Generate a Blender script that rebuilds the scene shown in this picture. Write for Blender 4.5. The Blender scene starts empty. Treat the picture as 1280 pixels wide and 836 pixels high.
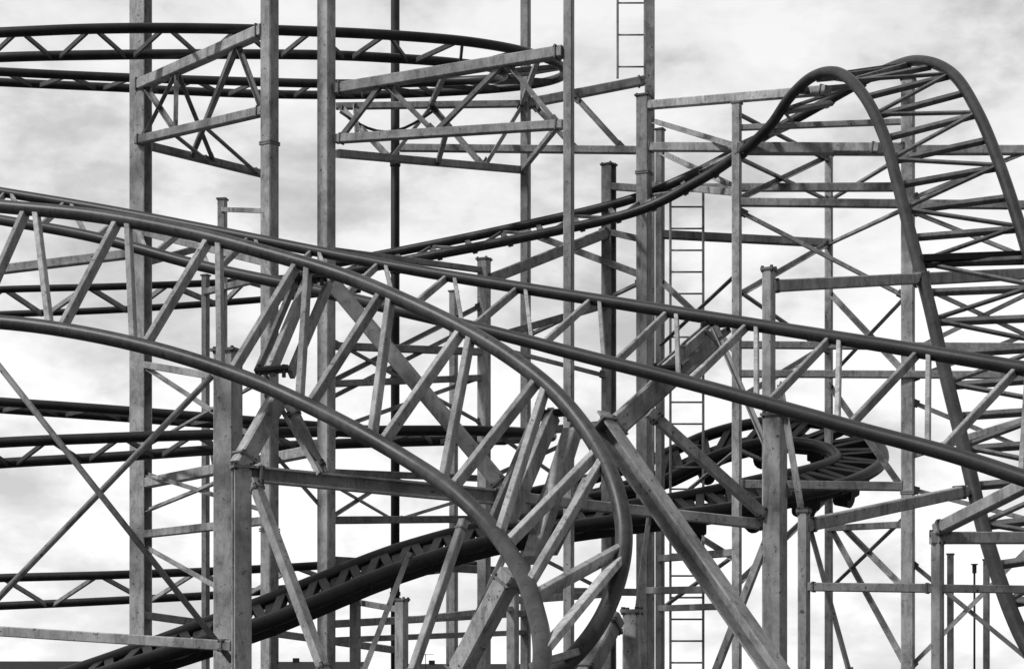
import bpy, math, random
from mathutils import Vector, Matrix
random.seed(7)
FOC=2400.0; HV=850.0; EYE=1.6
def P(u,v,d):
    # image pixel (u, v) at a hand-picked depth d -> world metres
    return Vector(((u-640)/FOC*d, d, EYE+(HV-v)/FOC*d))

# ---------------------------------------------------------------- materials
def steel(name, c0, c1, rust, rough=0.55, streak=1.0, chip=0.62, spec=0.5):
    m=bpy.data.materials.new(name); m.use_nodes=True
    nt=m.node_tree; N=nt.nodes; L=nt.links
    b=N['Principled BSDF']
    tc=N.new('ShaderNodeTexCoord')
    at=N.new('ShaderNodeAttribute'); at.attribute_name='tone'
    n1=N.new('ShaderNodeTexNoise'); n1.inputs['Scale'].default_value=2.6; n1.inputs['Detail'].default_value=6; n1.inputs['Roughness'].default_value=0.75
    L.new(tc.outputs['Object'],n1.inputs['Vector'])
    r1=N.new('ShaderNodeValToRGB'); r1.color_ramp.elements[0].position=0.36; r1.color_ramp.elements[1].position=0.60
    r1.color_ramp.elements[0].color=(c0,c0,c0,1); r1.color_ramp.elements[1].color=(c1,c1,c1,1)
    L.new(n1.outputs['Fac'],r1.inputs['Fac'])
    mp=N.new('ShaderNodeMapping'); mp.inputs['Scale'].default_value=(15,15,4)
    L.new(tc.outputs['Object'],mp.inputs['Vector'])
    n2=N.new('ShaderNodeTexNoise'); n2.inputs['Scale'].default_value=1; n2.inputs['Detail'].default_value=5; n2.inputs['Roughness'].default_value=.75; n2.inputs['Distortion'].default_value=.8
    L.new(mp.outputs['Vector'],n2.inputs['Vector'])
    r2=N.new('ShaderNodeValToRGB'); r2.color_ramp.elements[0].position=0.34; r2.color_ramp.elements[1].position=0.52
    s=1-0.55*streak
    r2.color_ramp.elements[0].color=(s,s,s,1); r2.color_ramp.elements[1].color=(1,1,1,1)
    L.new(n2.outputs['Fac'],r2.inputs['Fac'])
    mul=N.new('ShaderNodeMixRGB'); mul.blend_type='MULTIPLY'; mul.inputs['Fac'].default_value=1
    L.new(r1.outputs['Color'],mul.inputs['Color1']); L.new(r2.outputs['Color'],mul.inputs['Color2'])
    mul2=N.new('ShaderNodeMixRGB'); mul2.blend_type='MULTIPLY'; mul2.inputs['Fac'].default_value=1
    L.new(mul.outputs['Color'],mul2.inputs['Color1']); L.new(at.outputs['Color'],mul2.inputs['Color2'])
    n3=N.new('ShaderNodeTexNoise'); n3.inputs['Scale'].default_value=19; n3.inputs['Detail'].default_value=5; n3.inputs['Roughness'].default_value=0.75
    L.new(tc.outputs['Object'],n3.inputs['Vector'])
    r3=N.new('ShaderNodeValToRGB'); r3.color_ramp.elements[0].position=chip; r3.color_ramp.elements[1].position=chip+0.04
    r3.color_ramp.elements[0].color=(0,0,0,1); r3.color_ramp.elements[1].color=(.9,.9,.9,1)
    L.new(n3.outputs['Fac'],r3.inputs['Fac'])
    mx=N.new('ShaderNodeMixRGB'); L.new(r3.outputs['Color'],mx.inputs['Fac'])
    L.new(mul2.outputs['Color'],mx.inputs['Color1']); mx.inputs['Color2'].default_value=(rust,rust,rust,1)
    L.new(mx.outputs['Color'],b.inputs['Base Color'])
    b.inputs['Roughness'].default_value=rough
    b.inputs['Specular IOR Level'].default_value=spec
    bp=N.new('ShaderNodeBump'); bp.inputs['Strength'].default_value=0.35; bp.inputs['Distance'].default_value=0.004
    L.new(n3.outputs['Fac'],bp.inputs['Height']); L.new(bp.outputs['Normal'],b.inputs['Normal'])
    return m
M_PAINT=steel('weathered_pale_paint',0.27,0.54,0.04,0.6,.8,0.61,.3)
M_RAIL=steel('worn_dark_rail',0.020,0.065,0.008,0.42,0.8,0.60,.42)
M_DARK=steel('dark_steel',0.010,0.025,0.006,0.6,0.4,.62,.3)

# ---------------------------------------------------------------- mesh builder
class MB:
    def __init__(s): s.v=[];s.f=[];s.sm=[];s.t=[]
    def poly(s,rings,tone,smooth,cap=True):
        b=len(s.v); n=len(rings[0])
        for r in rings: s.v.extend(r)
        for i in range(len(rings)-1):
            for j in range(n):
                k=(j+1)%n
                s.f.append((b+i*n+j,b+i*n+k,b+(i+1)*n+k,b+(i+1)*n+j)); s.sm.append(smooth); s.t.append(tone)
        if cap:
            s.f.append(tuple(b+j for j in reversed(range(n)))); s.sm.append(False); s.t.append(tone)
            s.f.append(tuple(b+(len(rings)-1)*n+j for j in range(n))); s.sm.append(False); s.t.append(tone)
    def obj(s,name,mat,parent=None):
        me=bpy.data.meshes.new(name)
        me.from_pydata([tuple(p) for p in s.v],[],s.f); me.update()
        me.polygons.foreach_set('use_smooth',s.sm)
        a=me.attributes.new('tone','FLOAT_COLOR','FACE')
        buf=[]
        for t in s.t: buf+= [t,t,t,1]
        a.data.foreach_set('color',buf)
        me.materials.append(mat)
        import bmesh
        bm_=bmesh.new(); bm_.from_mesh(me); bmesh.ops.recalc_face_normals(bm_,faces=bm_.faces); bm_.to_mesh(me); bm_.free()
        o=bpy.data.objects.new(name,me); bpy.context.scene.collection.objects.link(o)
        if parent: o.parent=parent
        return o
def empty(name):
    e=bpy.data.objects.new(name,None); e.empty_display_size=0.5
    bpy.context.scene.collection.objects.link(e); return e
def frame(t,ref):
    t=t.normalized()
    if abs(t.dot(ref))>0.98: ref=Vector((0,1,0)) if abs(t.y)<0.9 else Vector((1,0,0))
    a=t.cross(ref).normalized(); b=a.cross(t).normalized()
    return a,b
def boxp(w,h,c=None):
    c=c if c is not None else min(w,h)*0.09
    x=w/2;y=h/2
    return [(-x+c,-y),(x-c,-y),(x,-y+c),(x,y-c),(x-c,y),(-x+c,y),(-x,y-c),(-x,-y+c)]
def hp(w,h,t):
    x=w/2;y=h/2;k=t/2
    return [(-x,-y),(x,-y),(x,-y+t),(k,-y+t),(k,y-t),(x,y-t),(x,y),(-x,y),(-x,y-t),(-k,y-t),(-k,-y+t),(-x,-y+t)]
def chp(w,h,t):
    x=w/2;y=h/2
    return [(-x,-y),(x,-y),(x,-y+t),(-x+t,-y+t),(-x+t,y-t),(x,y-t),(x,y),(-x,y)]
def lp(w,t):
    x=w/2
    return [(-x,-x),(x,-x),(x,-x+t),(-x+t,-x+t),(-x+t,x),(-x,x)]
def circ(r,n=10): return [(r*math.cos(2*math.pi*i/n),r*math.sin(2*math.pi*i/n)) for i in range(n)]
def extr(mb,p,q,prof,ref=Vector((0,0,1)),tone=1,smooth=False):
    a,b=frame(q-p,ref)
    mb.poly([[p+a*x+b*y for x,y in prof],[q+a*x+b*y for x,y in prof]],tone,smooth)
def tube(mb,pts,r,n=14,tone=1):
    rings=[];ref=Vector((0,0,1));T_=len(pts);pb=None
    for i in range(T_):
        t=(pts[min(i+1,T_-1)]-pts[max(i-1,0)]).normalized()
        if pb is None: a,b=frame(t,ref)
        else:
            b=(pb-t*pb.dot(t)).normalized(); a=t.cross(b).normalized()
        pb=b
        rings.append([pts[i]+a*x+b*y for x,y in circ(r,n)])
    mb.poly(rings,tone,True)
def plate(mb,c,t,ref,w,h,th,tone=1,bolts=True):
    t=t.normalized()
    extr(mb,c-t*th/2,c+t*th/2,boxp(w,h,0.004),ref,tone)
    if bolts:
        a,b=frame(t,ref)
        for sx in (-1,1):
            for sy in (-1,1):
                o=c+a*sx*w*0.36+b*sy*h*0.36
                extr(mb,o-t*(th/2+0.014),o+t*(th/2+0.014),circ(0.014,6),ref,tone*0.3)
def T(a=0.65,b=1.15): return random.uniform(a,b)

# ---------------------------------------------------------------- support frames
class Frame:
    def __init__(s): s.c=MB(); s.b=MB(); s.dk=MB()
    def col(s,u,vt,d,w,rot=25,kind='box',tone=None,vb=None,cap=True,dark=False,splice=False):
        wm=w*d/FOC
        tone=tone or T(0.85,1.2)
        top=P(u,vt,d); z0=0.0 if vb is None else P(u,vb,d).z
        bot=Vector((top.x,top.y,z0))
        ra=math.radians(rot); ref=Vector((math.sin(ra),math.cos(ra),0))
        k=abs(math.cos(ra))+abs(math.sin(ra))
        mb=s.dk if dark else s.c
        if kind=='box': pr=boxp(wm/k,wm/k,0.012)
        elif kind=='h': pr=hp(wm/k,wm/k,0.022)
        elif kind=='ch': pr=chp(wm/k,wm/k,0.022)
        else: pr=circ(wm/2,14)
        extr(mb,bot,top,pr,ref,tone,kind=='tube')
        if kind=='tube': return (u,d)
        up=Vector((0,0,1))
        if cap and vt>0: plate(mb,top+up*0.008,up,ref,wm/k*1.22,wm/k*1.22,0.02,tone*0.5,w>14)
        if vb is None:
            plate(mb,bot+up*0.012,up,ref,wm*2,wm*2,0.024,tone)
            if splice:
                z=2.9+random.uniform(-.4,1.0)
                while z<top.z-0.8:
                    for dz in (-0.012,0.012):
                        plate(mb,Vector((top.x,top.y,z+dz)),up,ref,wm/k*1.12,wm/k*1.12,0.016,tone*0.6,False)
                    z+=4.3
        return (u,d)
    def bm(s,u1,v1,d1,u2,v2,d2,w,kind='box',tone=None,ends=True,dark=False,deep=1.0):
        return s.b3(P(u1,v1,d1),P(u2,v2,d2),w*(d1+d2)/2/FOC,w,kind,tone,ends,dark,deep)
    def b3(s,p,q,wm,w,kind='box',tone=None,ends=True,dark=False,deep=1.0):
        tone=tone or T()
        mb=s.dk if dark else s.b
        if kind=='box': extr(mb,p,q,boxp(wm*deep,wm),tone=tone)
        elif kind=='ch': extr(mb,p,q,chp(wm*deep,wm,0.014),tone=tone)
        elif kind=='h': extr(mb,p,q,hp(wm,wm,0.014),tone=tone)
        elif kind=='l':
            wm*=.82; extr(mb,p,q,lp(wm,0.01),tone=tone)
            t=(q-p).normalized()
            for e,sg in((p,1),(q,-1)):
                c=e+t*sg*wm*1.2
                extr(mb,c-t*wm*1.3,c+t*wm*1.3,boxp(.01,wm*1.7,.002),tone=tone*.5)
        elif kind=='t': extr(mb,p,q,circ(wm/2,12),tone=tone,smooth=True)
        if ends and w>=11 and kind in('box','ch','h'):
            t=(q-p).normalized()
            for e,sg in ((p,1),(q,-1)):
                plate(mb,e+t*sg*0.07,t,Vector((0,0,1)),wm*1.22,wm*1.22,0.014,tone*0.55,w>12)
        return (p,q,(p.y+q.y)/2)
    def cb(s,a,va,b,vb,w,kind='l',tone=None,ext=0):
        return s.bm(a[0]-ext,va,a[1],b[0]+ext,vb,b[1],w,kind,tone or T(.5,1.05),kind!='l')
    def br(s,A,ta,B,tb,w,kind='l',tone=None):
        p=A[0].lerp(A[1],ta);q=B[0].lerp(B[1],tb)
        return s.b3(p,q,w*(p.y+q.y)/2/FOC,w,kind,tone or T(.45,1.0),False)
    def done(s,name='steel_support_frame'):
        e=empty(name)
        if s.c.v: s.c.obj('columns',M_PAINT,e)
        if s.b.v: s.b.obj('beams_and_braces',M_PAINT,e)
        if s.dk.v: s.dk.obj('dark_members',M_DARK,e)
        return e

# ---------------------------------------------------------------- tracks
def cr(p0,p1,p2,p3,t):
    return 0.5*((2*p1)+(p2-p0)*t+(2*p0-5*p1+4*p2-p3)*t*t+(3*p1-p0-3*p2+p3)*t**3)
def spline(pts,n=8):
    out=[]
    for i in range(len(pts)-1):
        p0=pts[max(i-1,0)];p3=pts[min(i+2,len(pts)-1)]
        for k in range(n): out.append(cr(p0,pts[i],pts[i+1],p3,k/n))
    out.append(pts[-1]); return out
def track(pairs,r=0.052,sp=0.75,tie=0.055,gauge=None,sgn=-1,style='zig',rt=1.0,tt=1.0,off=0.0,flat=0.5,spine=False,tmat=None):
    A=[];B=[]
    for q in pairs:
        if len(q)==5:
            u1,v1,u2,v2,d=q
            lat=math.hypot(u1-u2,v1-v2)*d/FOC
            d2=d+sgn*math.sqrt(max(0.02,gauge**2-lat**2))
        else: u1,v1,d,u2,v2,d2=q
        A.append(P(u1,v1,d));B.append(P(u2,v2,d2))
    A=spline(A);B=spline(B)
    rails=MB();ties=MB()
    tube(rails,A,r,16,rt);tube(rails,B,r,16,rt*0.95)
    L=[0]
    for i in range(1,len(A)): L.append(L[-1]+(((A[i]+B[i])/2)-((A[i-1]+B[i-1])/2)).length)
    def at(s_):
        s_=max(0,min(L[-1]-1e-4,s_))
        for i in range(1,len(L)):
            if L[i]>=s_:
                k=(s_-L[i-1])/(L[i]-L[i-1]+1e-9)
                return A[i-1].lerp(A[i],k),B[i-1].lerp(B[i],k),(A[i]-A[i-1]).normalized()
    s_=off;k=0
    while s_<L[-1]-sp:
        a0,b0,t0=at(s_);a1,b1,t1=at(s_+sp/2);a2,b2,t2=at(s_+sp)
        nrm=(b0-a0).cross(t0).normalized()
        if nrm.z>0: nrm=-nrm
        dn=nrm*r*0.35
        pr=boxp(tie*flat,tie,0.005)
        g=0.045
        if style in('zig','both'):
            extr(ties,a0+dn+t0*g,b1+dn-t1*g,pr,nrm,tt*T(.7,1.25))
            extr(ties,b1+dn+t1*g,a2+dn-t2*g,pr,nrm,tt*T(.7,1.25))
        if style in('both','rung'):
            extr(ties,a0+dn*2.5,b0+dn*2.5,boxp(tie,tie*0.9,0.005),nrm,tt*T(.7,1.25))
        if style=='rung':
            if k%2: extr(ties,a0+dn,b2+dn,boxp(tie*.6,tie*.6,0.005),nrm,tt*T(.8,1.25))
            else: extr(ties,b0+dn,a2+dn,boxp(tie*.6,tie*.6,0.005),nrm,tt*T(.8,1.25))
        if spine:
            c0=(a0+b0)/2+nrm*.12;c2=(a2+b2)/2+nrm*.12
            extr(ties,c0,c2,boxp(.12,.18,.01),nrm,tt*.7)
            for fr in(.22,.78):
                c0=a0.lerp(b0,fr)+nrm*.16;c2=a2.lerp(b2,fr)+nrm*.16
                extr(ties,c0,c2,boxp(.06,.10,.01),nrm,tt*.8)
            # magnet / drive-tyre housings hung under the turn
            if k%2 and a0.y>22.2:
                c=(a0+b0)/2+nrm*.27
                extr(ties,c-t0*.12,c+t0*.12,boxp(.30,.16,.02),nrm,tt)
                ax=(b0-a0).normalized()
                c=c+nrm*.10
                extr(ties,c-ax*.10,c+ax*.10,circ(.11,14),nrm,tt*.8)
        s_+=sp;k+=1
    e=empty('roller_coaster_track')
    rails.obj('rails',M_RAIL,e); ties.obj('cross_ties',tmat or M_PAINT,e)
    return e

TA=[(-160,243,-200,392,15.2),(0,258,-20,401,14.8),(120,270,90,414,14.5),(240,292,200,438,14.2),(340,318,300,470,13.9),
(430,345,375,502,13.6),(510,378,450,540,13.2),(580,412,515,578,12.9),(640,448,565,612,12.6),(695,492,610,655,12.3),
(740,548,640,695,12.0),(768,605,658,728,11.7),(780,665,670,765,11.5),(772,725,677,800,11.3),(745,785,676,840,11.1),
(700,835,660,885,10.9),(630,880,610,930,10.8)]
track(TA,r=0.053,sp=0.78,tie=0.085,gauge=1.1,sgn=-1,rt=1.25,tt=1.05)
TB=[(-150,215,-150,250,20.5),(0,240,0,275,19.6),(130,262,120,297,18.9),(260,287,250,332,18.2),(400,315,390,362,17.4),
(520,338,500,388,16.7),(640,358,615,415,16),(760,377,730,445,15.3),(880,396,845,474,14.6),(1000,415,960,505,13.9),
(1120,434,1075,537,13.2),(1240,454,1190,568,12.6),(1360,474,1300,604,12),(1480,494,1420,642,11.5)]
track(TB,r=0.050,sp=0.8,tie=0.065,gauge=1.1,sgn=-1,rt=0.4,tt=.9,off=0.3)
TC=[(-150,48,22,-150,80,23),(0,41,21.8,0,72,22.8),(130,36,21.8,130,69,22.8),(260,36,21.9,260,68,22.9),(400,40,22.1,400,69,23.0),
(500,45,22.4,490,73,23.3),(590,53,22.9,560,78,23.6),(660,66,23.6,610,84,24.0),(700,82,24.4,630,92,24.5),(700,97,25.2,620,98,25.0),
(650,108,25.9,580,101,25.4),(560,115,26.3,510,104,25.6),(440,119,26.5,420,105,25.6),(300,117,26.5,300,102,25.6),
(150,110,26.5,150,97,25.6),(0,103,26.4,0,90,25.5),(-150,95,26.4,-150,82,25.5)]
track(TC,r=0.058,sp=0.85,tie=0.06,rt=0.45,tt=0.2)
TD=[(380,352,24,370,338,25),(500,327,23.6,490,316,24.6),(650,298,23.2,640,285,24.2),(790,266,22.8,780,252,23.8),(870,228,22.4,870,216,23.4),
(925,192,22,940,178,23),(962,158,21.6,1005,143,22.6),(988,121,21.2,1058,113,22.2),(1018,95,20.7,1105,88,21.6),(1050,92,20.2,1148,76,20.7),
(1080,120,19.6,1190,92,20.0),(1105,170,19.0,1222,140,19.3),(1122,230,18.4,1250,208,18.6),(1140,300,17.8,1277,290,17.9),
(1160,375,17.1,1300,370,17.2),(1180,460,16.4,1325,450,16.5),(1205,560,15.6,1355,550,15.6),(1235,680,14.8,1390,660,14.8),
(1275,790,14,1430,760,14),(1330,880,13.4,1480,850,13.4)]
track(TD,r=0.058,sp=0.46,tie=0.06,style='rung',rt=0.75,tt=0.42)
TF=[(-120,562,22,-120,590,22.9),(0,553,22,0,579,22.9),(140,547,22,140,571,22.9),(270,543,22,270,562,22.9),(420,539,22.1,410,555,23),
(560,538,22.5,540,551,23.4),(650,540,23.2,610,550,24),(690,545,24.2,630,550,24.4),(660,548,25.4,600,548,25),(560,546,26.2,540,543,25.3),
(420,540,26.5,420,534,25.5),(270,530,26.5,270,522,25.5),(130,520,26.5,130,511,25.5),(0,511,26.5,0,502,25.5),(-120,502,26.5,-120,494,25.5)]
track(TF,r=0.062,sp=0.85,tie=0.06,rt=0.35,tt=0.2)
TG=[(40,872,19,60,850,20),(160,832,19.3,170,812,20.3),(320,782,19.8,320,756,20.8),(400,750,20.2,400,724,21.2),(500,710,20.8,500,686,21.8),
(620,675,21.5,620,655,22.3),(760,652,22,760,636,22.8),(880,640,22.3,870,618,23),(980,622,22.8,950,600,23.3),(1060,603,23.4,1010,588,23.8),
(1102,578,24.2,1045,574,24.4),(1090,550,25,1030,560,24.9),(1030,530,25.6,990,553,25.2),(960,527,25.9,940,556,25.3),(890,542,26,885,574,25.4),
(820,572,26,820,604,25.3),(740,598,26,740,622,25.3),(600,630,26,600,650,25.3)]
track(TG,r=0.078,sp=0.42,tie=0.10,style='both',rt=0.3,tt=1.2,flat=1,spine=True,tmat=M_DARK)
TH=[(-120,727,27,-120,762,28),(0,722,27,0,757,28),(150,718,27,150,750,28),(300,712,27.3,300,741,28.3),(450,703,27.8,450,724,28.8),(600,690,28.5,600,705,29.5)]
track(TH,r=0.06,sp=1.4,tie=0.07,rt=0.35,tt=0.7)
TI=[(-100,368,27,-100,398,28),(0,362,27,0,393,28),(150,358,27,150,387,28),(300,352,27.3,320,375,28.3),(420,342,27.8,450,362,28.8)]
track(TI,r=0.05,sp=1.2,tie=0.08,rt=0.35,tt=0.7)

# ---------------------------------------------------------------- rear-left tower
f=Frame()
c176=f.col(176,-90,23.4,26,20,'h',1.1)
c337=f.col(337,-90,21.4,24,35,'box',.95,splice=True)
c408=f.col(408,-90,21.6,24,32,'box',1.1)
c657=f.col(657,-90,25,14,20,'box',0.75)
c711=f.col(711,-90,20.3,15,20,'box',0.85)
c494=f.col(494,-90,25.2,11,0,'tube',1,dark=True)
for v in range(-60,840,134):
    p=P(494,v,25.2); extr(f.dk,p,p+Vector((0,0,.05)),circ(.07,12))
b1=f.bm(172,108,23.4,330,38,21.4,14)
b2=f.bm(172,176,23.3,330,139,21.5,11)
b3=f.bm(188,183,23.6,330,218,25,9)
for (A,ta,B,tb) in [(b1,.05,b2,.32),(b2,.03,b1,.33),(b1,.33,b3,.55),(b1,.82,b3,.35),(b1,.80,b2,.99),(b1,.8,b2,.55),(b2,.55,b3,.95),(b2,.3,b3,.5),(b1,.33,b2,.32)]:
    f.br(A,ta,B,tb,7)
B1=f.bm(420,112,21.6,704,65,20.3,14)
B2=f.bm(420,174,21.6,704,156,20.4,11)
B3=f.bm(422,192,21.8,657,213,25,9)
B5=f.bm(500,185,25,795,188,24.5,9,tone=.8)
B4=f.bm(420,133,25,657,130,25,8,tone=.8)
B6=f.bm(657,130,25,805,101,25.3,11)
for (A,ta,B,tb) in [(B1,.22,B2,.02),(B1,.22,B2,.45),(B1,.76,B2,.45),(B1,.76,B2,.98),(B4,.02,B3,.25),(B4,.5,B3,.25),(B4,.5,B3,.75),(B4,.98,B3,.75),
   (B1,.5,B4,.5),(B1,.9,B4,.98),(B2,.5,B3,.5),(B2,.98,B3,.98),(B2,.1,B4,.1),(B6,.4,B5,.95),(B6,.05,B5,.75)]:
    f.br(A,ta,B,tb,7)
pa=P(425,140,24);pb=P(540,140,24)
tube(f.dk,[pa.lerp(pb,i/10)+Vector((0,0,-.25*math.sin(math.pi*i/10))) for i in range(11)],.018,6)
f.cb(c176,605,c408,560,13,'box',1.0)
f.cb(c176,668,c337,650,10,'box')
f.cb(c176,640,c337,575,7); f.cb(c176,590,c337,640,6); f.cb(c176,680,c337,770,6)
f.cb(c176,455,c337,482,9,'box'); f.cb(c176,290,c337,330,8,'box')
f.cb(c176,455,c337,560,6);f.cb(c176,560,c337,470,6)
f.cb(c408,650,c657,648,9,'box'); f.cb(c408,590,c657,600,8,'box'); f.cb(c408,700,c657,715,10,'box')
f.cb(c408,600,c494,650,5);f.cb(c408,650,c494,595,5);f.cb(c494,650,c657,600,5);f.cb(c494,600,c657,650,5)
f.cb(c176,768,c494,812,9,'box'); f.cb(c408,780,c657,766,9,'box'); f.cb(c408,800,c657,790,7,'box')
f.cb(c337,700,c408,770,6); f.cb(c337,560,c408,640,6)
f.done()

# ---------------------------------------------------------------- rear-centre frame
f=Frame()
c605=f.col(605,325,23,18,25,'box',1.1)
c567=f.col(567,365,27,12,25,'box',.9)
c278=f.col(278,250,25,12,10,'box',.9)
c257=f.col(257,345,27,11,25,'box',.7)
c761=f.col(761,207,24,19,35,'h',.65)
c805=(805,23.5)
c444=f.col(444,740,21,15,25); c502=f.col(502,750,19,18,25); c641=f.col(641,740,21,17,25); f.col(562,720,28,9,0)
f.cb(c444,752,c502,762,7,'box'); f.cb(c502,775,c641,760,7,'box'); f.cb(c641,750,c761,742,9,'box')
f.cb(c408,312,c605,338,7,'box')
f.cb(c605,352,c761,290,13,'box',1.0)
f.cb(c605,425,c761,380,9,'box'); f.cb(c605,430,c761,470,7)
f.cb(c408,432,c605,440,9,'box'); f.cb(c408,480,c605,472,8,'box')
f.cb(c408,480,c605,380,7); f.cb(c408,500,c605,400,6); f.cb(c408,420,c605,530,6); f.cb(c408,540,c605,470,6)
f.cb(c657,290,c805,345,8,'box'); f.cb(c657,420,c805,350,7); f.cb(c761,233,c805,236,9,'box'); f.cb(c761,290,c805,300,8,'box')
f.cb(c257,365,c337,345,8,'box'); f.cb(c278,262,c337,264,6,'box')
f.bm(-40,342,24,176,316,23.4,11,tone=1.0); f.cb(c176,330,c278,302,8,'box')
f.cb(c257,520,c278,640,6)
f.cb(c605,545,c761,530,10,'box'); f.cb(c605,655,c761,640,9,'box'); f.cb(c605,737,c805,740,9,'box')
f.cb(c605,600,c761,530,6); f.cb(c605,530,c761,640,6); f.cb(c605,660,c761,740,6)
f.done()

# ---------------------------------------------------------------- right-hand tower under the drop
f=Frame()
f.col(805,121,23.5,21,25,'box',.75,splice=True)
c812=f.col(812,-90,25.5,12,0,'box',1.0)
c825=f.col(825,163,25,13,25,'box',.65)
c921=f.col(921,130,22,14,20,'box',1.2)
c1036=f.col(1036,195,25,12,20,'box',1.15)
c1135=f.col(1135,100,21.8,20,20,'box',1.05,splice=True)
c1330=f.col(1330,160,21.5,18,20,'box',1.0)
f.col(1188,693,26,10,20); f.col(1233,700,27,10,20)
f.bm(808,132,23.5,1035,113,20.9,11)
f.bm(808,184,23.5,1100,185,21.5,11,tone=.9)
f.cb(c921,186,c1135,187,14,'box',.85)
f.cb(c825,235,c1135,234,10,'box')
f.cb(c812,231,c921,241,8,'box')
f.cb(c921,253,c1330,257,10,'box')
f.cb(c825,293,c1036,304,10,'box')
f.cb(c1135,188,c1330,188,11,'box')
f.bm(961,358,15.2,1152,348,17.4,14); f.bm(1150,349,18.5,1330,340,21.5,14,tone=.8)
f.cb(c921,431,c1330,434,9,'box')
f.cb(c921,467,c1330,469,9,'box')
for a in [(c921,195,c1036,250),(c921,250,c1036,195),(c1036,250,c1135,190),(c921,262,c1135,372),(c825,190,c921,235),(c825,235,c921,190),
  (c1036,304,c1135,258),(c1036,365,c1135,470),(c1036,470,c1135,365),(c921,370,c1036,304),(c1135,262,c1330,340),(c1135,440,c1330,345),(c1135,350,c1330,440),
  (c1135,475,c1330,400),(c1135,500,c1330,580),(c921,140,c1036,200),(c921,183,c1036,130),(c812,150,c921,183),(c1135,250,c1330,170),
  (c921,360,c1036,440),(c921,500,c1036,430),(c921,560,c1036,610),
  (c1036,480,c1135,620),(c1036,640,c1135,740),(c921,730,c1036,620),(c1036,735,c1135,640),(c1036,655,c1135,836),(c1135,836,c1330,640),(c1135,700,c1330,860),(c825,640,c921,700),(c825,760,c921,690),(c825,430,c921,340),(c825,350,c921,440)]:
    f.cb(*a,7)
f.cb(c921,160,c1135,152,7,'box')
f.cb(c921,605,c1135,608,11,'box'); f.cb(c1036,660,c1135,655,8,'box')
f.cb(c1135,570,c1330,510,9,'box'); f.cb(c1135,610,c1330,660,7)
f.cb(c825,698,c921,690,9,'box'); f.cb(c825,760,c921,757,8,'box')
f.cb(c825,640,c921,560,7); f.cb(c805,738,c921,736,9,'box')
f.bm(1152,323,17.5,1282,318,17.8,9,dark=True); f.bm(1158,332,17.5,1280,329,17.8,4,dark=True)
f.done()

# ---------------------------------------------------------------- near supports
f=Frame()
f.col(285,440,14.3,36,20,'box',1.0)
f.col(302,585,13.2,27,-20,'h',1.05)
f.col(961,338,15.2,19,30,'box',.9)
f.col(969,520,14.2,33,28,'box',.8)
f.col(1005,640,13.6,18,25,'box',.8)
f.col(1172,668,13.2,19,30,'box',.8)
f.col(790,765,11.6,26,20,'box',1.1)
f.bm(312,592,13.2,632,622,13.8,19,'ch',1.1)
f.bm(632,620,13.8,962,656,14.3,13,'box',.9)
f.bm(-40,786,14,290,807,13.4,13,'box',1.0)
f.bm(-40,408,13.8,290,826,13.5,8,'t',.5,False)
f.bm(-30,776,14,265,470,14.3,8,'t',.75,False)
f.bm(317,600,13.2,408,845,12.6,13,'box',1.0)
f.bm(300,582,13.3,352,490,13.5,22,'box',1.0)
f.bm(362,505,13.4,404,592,13.4,14,'box',.6)
f.bm(408,345,14.6,632,612,14.2,18,'box',.6)
f.bm(748,522,12.6,985,860,11.6,24,'ch',1.0)
f.bm(762,540,14.4,895,420,14.6,26,'box',.8)
f.bm(812,515,14,962,650,14.2,13,'box',.7)
f.bm(893,408,14.5,985,620,14.2,8,'l',1.0)
f.bm(640,715,12.2,568,850,12.5,25,'box',1.1)
f.bm(580,650,13.6,512,850,13.2,11,'box',1.0)
f.bm(650,650,13.6,560,850,13.6,9,'box',.9)
f.bm(768,772,11.5,728,850,11.2,22,'box',.8)
f.bm(512,690,14,450,850,14,8,'l',1)
f.bm(1005,657,13.6,1205,614,15.2,15,'box',.95)
f.bm(1005,733,13.6,1172,735,13.2,11); f.bm(1172,735,13.2,1330,737,13.2,10)
f.bm(1163,672,13.2,1330,672,13.2,15,'box',.85)
f.bm(1172,662,13.2,1300,597,12.2,16,'box',.95)
f.bm(975,480,14.3,1003,645,13.7,8,'l'); f.bm(1010,650,13.7,1065,850,13.7,8,'l')
f.bm(962,665,14.2,890,850,14.4,9,'box',.9); f.bm(812,640,14.2,785,850,14.4,7,'l')
f.bm(400,592,13.3,330,470,13.6,8,'l')
def bracket(u1,v1,d1,u2,v2,d2,w):
    f.bm(u1,v1,d1,u2,v2,d2,w*0.55,'box',1.0,False,deep=0.4)
    f.bm(u1+w*.75,v1+4,d1+.12,u2+w*.75,v2+4,d2+.12,w*.4,'box',.65,False,deep=0.5)
    f.bm(u1-w*.5,v1+2,d1+.1,u2-w*.5,v2+2,d2+.1,w*.3,'box',.5,False,deep=0.5)
    for u,v,d in((u1,v1,d1),(u2,v2,d2)):
        p=P(u,v,d)
        extr(f.dk,p-Vector((.1,0,.0)),p+Vector((.13,0,0.02)),boxp(.13,.04,.01))
        for o in(-.07,.1):
            extr(f.dk,p+Vector((o,-.05,-.05)),p+Vector((o,-.05,.04)),circ(.014,6))
bracket(386,350,14.0,338,464,13.4,34)
bracket(692,518,12.5,632,660,11.9,44)
bracket(893,407,14.6,830,462,14.2,24)
f.bm(715,540,12.4,665,700,12.0,20,'box',.9,False)
f.bm(735,600,12.2,690,690,11.9,12,'box',.6,False)
f.done()

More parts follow.
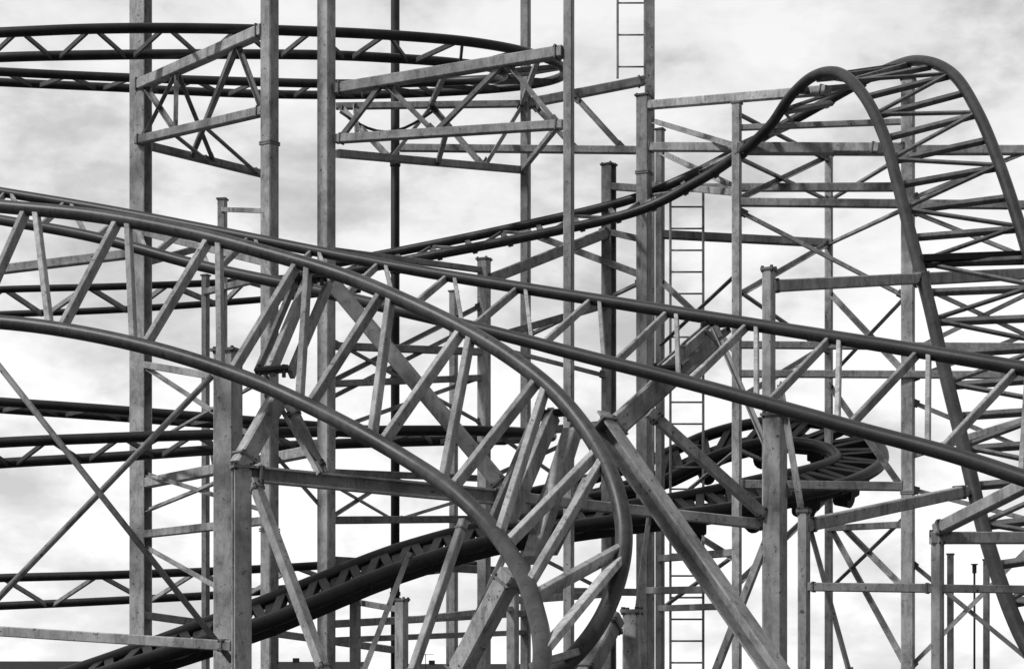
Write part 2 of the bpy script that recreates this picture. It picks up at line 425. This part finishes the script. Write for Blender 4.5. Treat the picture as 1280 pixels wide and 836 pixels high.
# ---------------------------------------------------------------- ladders
def ladder(ul,ur,vt,vb,d,sp):
    mb=MB(); z1=P(ul,vt,d).z; z0=max(0,P(ul,vb,d).z)
    xl=P(ul,0,d).x; xr=P(ur,0,d).x
    for x in(xl,xr): extr(mb,Vector((x,d,z0)),Vector((x,d,z1)),boxp(.03,.05,.005),Vector((0,1,0)),.8)
    z=z0+.15
    while z<z1: extr(mb,Vector((xl,d,z)),Vector((xr,d,z)),circ(.012,8),tone=.6,smooth=True); z+=sp
    mb.obj('access_ladder',M_PAINT)
ladder(772,806,-90,98,25.3,.42)
ladder(838,879,240,1010,24.8,.28)

# ---------------------------------------------------------------- ground, distant street
def simple(name,c,r=.9,noise=4,var=.4):
    m=bpy.data.materials.new(name);m.use_nodes=True;N=m.node_tree.nodes;L=m.node_tree.links;b=N['Principled BSDF']
    tc=N.new('ShaderNodeTexCoord');n=N.new('ShaderNodeTexNoise');n.inputs['Scale'].default_value=noise;n.inputs['Detail'].default_value=8
    L.new(tc.outputs['Object'],n.inputs['Vector']);rr=N.new('ShaderNodeValToRGB')
    rr.color_ramp.elements[0].position=.3;rr.color_ramp.elements[1].position=.7
    a=c*(1-var);e=c*(1+var);rr.color_ramp.elements[0].color=(a,a,a,1);rr.color_ramp.elements[1].color=(e,e,e,1)
    L.new(n.outputs['Fac'],rr.inputs['Fac']);L.new(rr.outputs['Color'],b.inputs['Base Color']);b.inputs['Roughness'].default_value=r
    return m
g=MB(); S=3000
g.v=[Vector((-S,-S,0)),Vector((S,-S,0)),Vector((S,S,0)),Vector((-S,S,0))];g.f=[(0,1,2,3)];g.sm=[False];g.t=[1]
g.obj('ground',simple('asphalt',.045,.9,.8))
MW=simple('render_wall',.3);MR=simple('roof_tiles',.02,.95,3);MG=simple('window_glass',.03,.2)
def house(u1,u2,d,ridge,eave):
    x0=(u1-640)/FOC*d;x1=(u2-640)/FOC*d;dp=9
    e=empty('bungalow')
    w=MB();extr(w,Vector((x0,d+dp/2,eave/2)),Vector((x1,d+dp/2,eave/2)),[(-dp/2,-eave/2),(dp/2,-eave/2),(dp/2,eave/2),(-dp/2,eave/2)]);w.obj('walls',MW,e)
    r=MB();o=.5;extr(r,Vector((x0-o,d+dp/2,eave)),Vector((x1+o,d+dp/2,eave)),[(-dp/2-o,.01),(dp/2+o,.01),(0,ridge-eave)]);
    extr(r,Vector((x0+3,d+dp/2,ridge-.3)),Vector((x0+3,d+dp/2,ridge+.4)),boxp(.7,.7));r.obj('roof',MR,e)
    q=MB();n=int((x1-x0)/4)
    for i in range(n):
        cx=x0+(i+.5)*(x1-x0)/n
        extr(q,Vector((cx-.8,d-.02,1.3)),Vector((cx+.8,d-.02,1.3)),boxp(.08,1.1,.01))
    q.obj('windows',MG,e)
house(-60,104,230,3.95,2.6);house(330,446,210,3.7,2.4);house(505,665,220,3.55,2.4)
def lamp(u,d,vt):
    mb=MB();p=P(u,vt,d);b=Vector((p.x,p.y,0))
    tube(mb,[b,Vector((p.x,p.y,p.z*.6)),p],.04,8,.6)
    extr(mb,p,p+Vector((0,0,.3)),circ(.08,8),tone=.5);extr(mb,p+Vector((0,0,.3)),p+Vector((0,0,.34)),circ(.13,8),tone=.4)
    mb.obj('street_lamp',M_DARK)
lamp(1218,70,716)
mb=MB();p=P(532,838,215)
tube(mb,[Vector((p.x,p.y,2)),Vector((p.x,p.y,4.6))],.04,6)
extr(mb,Vector((p.x-.8,p.y,4.5)),Vector((p.x+.9,p.y,4.5)),circ(.03,6))
for i in range(6): extr(mb,Vector((p.x-.7+i*.28,p.y-.4,4.5)),Vector((p.x-.7+i*.28,p.y+.4,4.5)),circ(.02,6))
mb.obj('tv_antenna',M_DARK)

# ---------------------------------------------------------------- world (overcast, monochrome)
w=bpy.data.worlds.new('World');bpy.context.scene.world=w;w.use_nodes=True
N=w.node_tree.nodes;L=w.node_tree.links;bg=N['Background']
sk=N.new('ShaderNodeTexSky');sk.sky_type='NISHITA';sk.sun_disc=False;sk.sun_elevation=math.radians(45);sk.sun_rotation=math.radians(-110)
bw=N.new('ShaderNodeRGBToBW');L.new(sk.outputs['Color'],bw.inputs['Color'])
sc=N.new('ShaderNodeMath');sc.operation='MULTIPLY';sc.inputs[1].default_value=0.01;L.new(bw.outputs['Val'],sc.inputs[0])
tc=N.new('ShaderNodeTexCoord')
def layer(scale,stretch,loc,det,ro,dist):
    mp=N.new('ShaderNodeMapping');mp.inputs['Scale'].default_value=(1,1,stretch);mp.inputs['Location'].default_value=loc
    L.new(tc.outputs['Generated'],mp.inputs['Vector'])
    n=N.new('ShaderNodeTexNoise');n.inputs['Scale'].default_value=scale;n.inputs['Detail'].default_value=det;n.inputs['Roughness'].default_value=ro;n.inputs['Distortion'].default_value=dist
    L.new(mp.outputs['Vector'],n.inputs['Vector']);return n.outputs['Fac']
la=layer(5.5,2.0,(.35,.2,.13),5,.55,.25);lb=layer(13,1.9,(1.3,.7,.4),6,.6,.15)
m1=N.new('ShaderNodeMath');m1.operation='MULTIPLY_ADD';m1.inputs[1].default_value=.42;L.new(lb,m1.inputs[0])
m0=N.new('ShaderNodeMath');m0.operation='MULTIPLY';m0.inputs[1].default_value=.58;L.new(la,m0.inputs[0]);L.new(m0.outputs[0],m1.inputs[2])
rp=N.new('ShaderNodeValToRGB');E=rp.color_ramp.elements
E[0].position=.39;E[0].color=(.48,.48,.48,1);E[1].position=.60;E[1].color=(.97,.97,.97,1)
e=E.new(.46);e.color=(.64,.64,.64,1);e=E.new(.52);e.color=(.84,.84,.84,1)
L.new(m1.outputs[0],rp.inputs['Fac'])
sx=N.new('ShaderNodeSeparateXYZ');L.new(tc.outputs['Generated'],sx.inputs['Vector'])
mr=N.new('ShaderNodeMapRange');mr.inputs['From Min'].default_value=0.0;mr.inputs['From Max'].default_value=.34;mr.inputs['To Min'].default_value=.20;mr.inputs['To Max'].default_value=-.09
L.new(sx.outputs['Z'],mr.inputs['Value'])
ad=N.new('ShaderNodeMath');L.new(rp.outputs['Color'],ad.inputs[0]);L.new(mr.outputs['Result'],ad.inputs[1])
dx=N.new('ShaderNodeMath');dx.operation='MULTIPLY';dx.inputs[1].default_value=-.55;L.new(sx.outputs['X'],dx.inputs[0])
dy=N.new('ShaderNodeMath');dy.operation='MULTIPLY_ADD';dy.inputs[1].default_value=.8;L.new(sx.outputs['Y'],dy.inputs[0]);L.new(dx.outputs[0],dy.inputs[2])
dr=N.new('ShaderNodeMapRange');dr.interpolation_type='SMOOTHSTEP';dr.inputs['From Min'].default_value=-.6;dr.inputs['From Max'].default_value=.55;dr.inputs['To Min'].default_value=.32;dr.inputs['To Max'].default_value=1.0  # added dimming of the unseen sky behind and right, for contrast on the steel
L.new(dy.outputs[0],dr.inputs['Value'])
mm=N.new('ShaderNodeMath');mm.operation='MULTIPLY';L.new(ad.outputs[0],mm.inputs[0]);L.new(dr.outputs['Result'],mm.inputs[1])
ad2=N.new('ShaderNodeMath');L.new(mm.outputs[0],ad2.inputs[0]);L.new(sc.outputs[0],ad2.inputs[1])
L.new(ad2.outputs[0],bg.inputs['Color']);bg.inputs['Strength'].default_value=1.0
sl=bpy.data.lights.new('sun','SUN');sl.energy=2.3;sl.angle=math.radians(8)
so=bpy.data.objects.new('sun',sl);bpy.context.scene.collection.objects.link(so)
so.rotation_euler=Vector((0.85,0.38,-0.92)).to_track_quat('-Z','Y').to_euler()

cam=bpy.data.cameras.new('camera');co=bpy.data.objects.new('camera',cam);bpy.context.scene.collection.objects.link(co)
co.location=(0,0,EYE);co.rotation_euler=(math.radians(90),0,0)
cam.sensor_width=36;cam.lens=36*FOC/1280;cam.shift_y=(HV-418)/1280;cam.clip_end=6000;cam.clip_start=.1
s=bpy.context.scene;s.camera=co
s.view_settings.view_transform='Standard';s.view_settings.look='None';s.view_settings.exposure=0
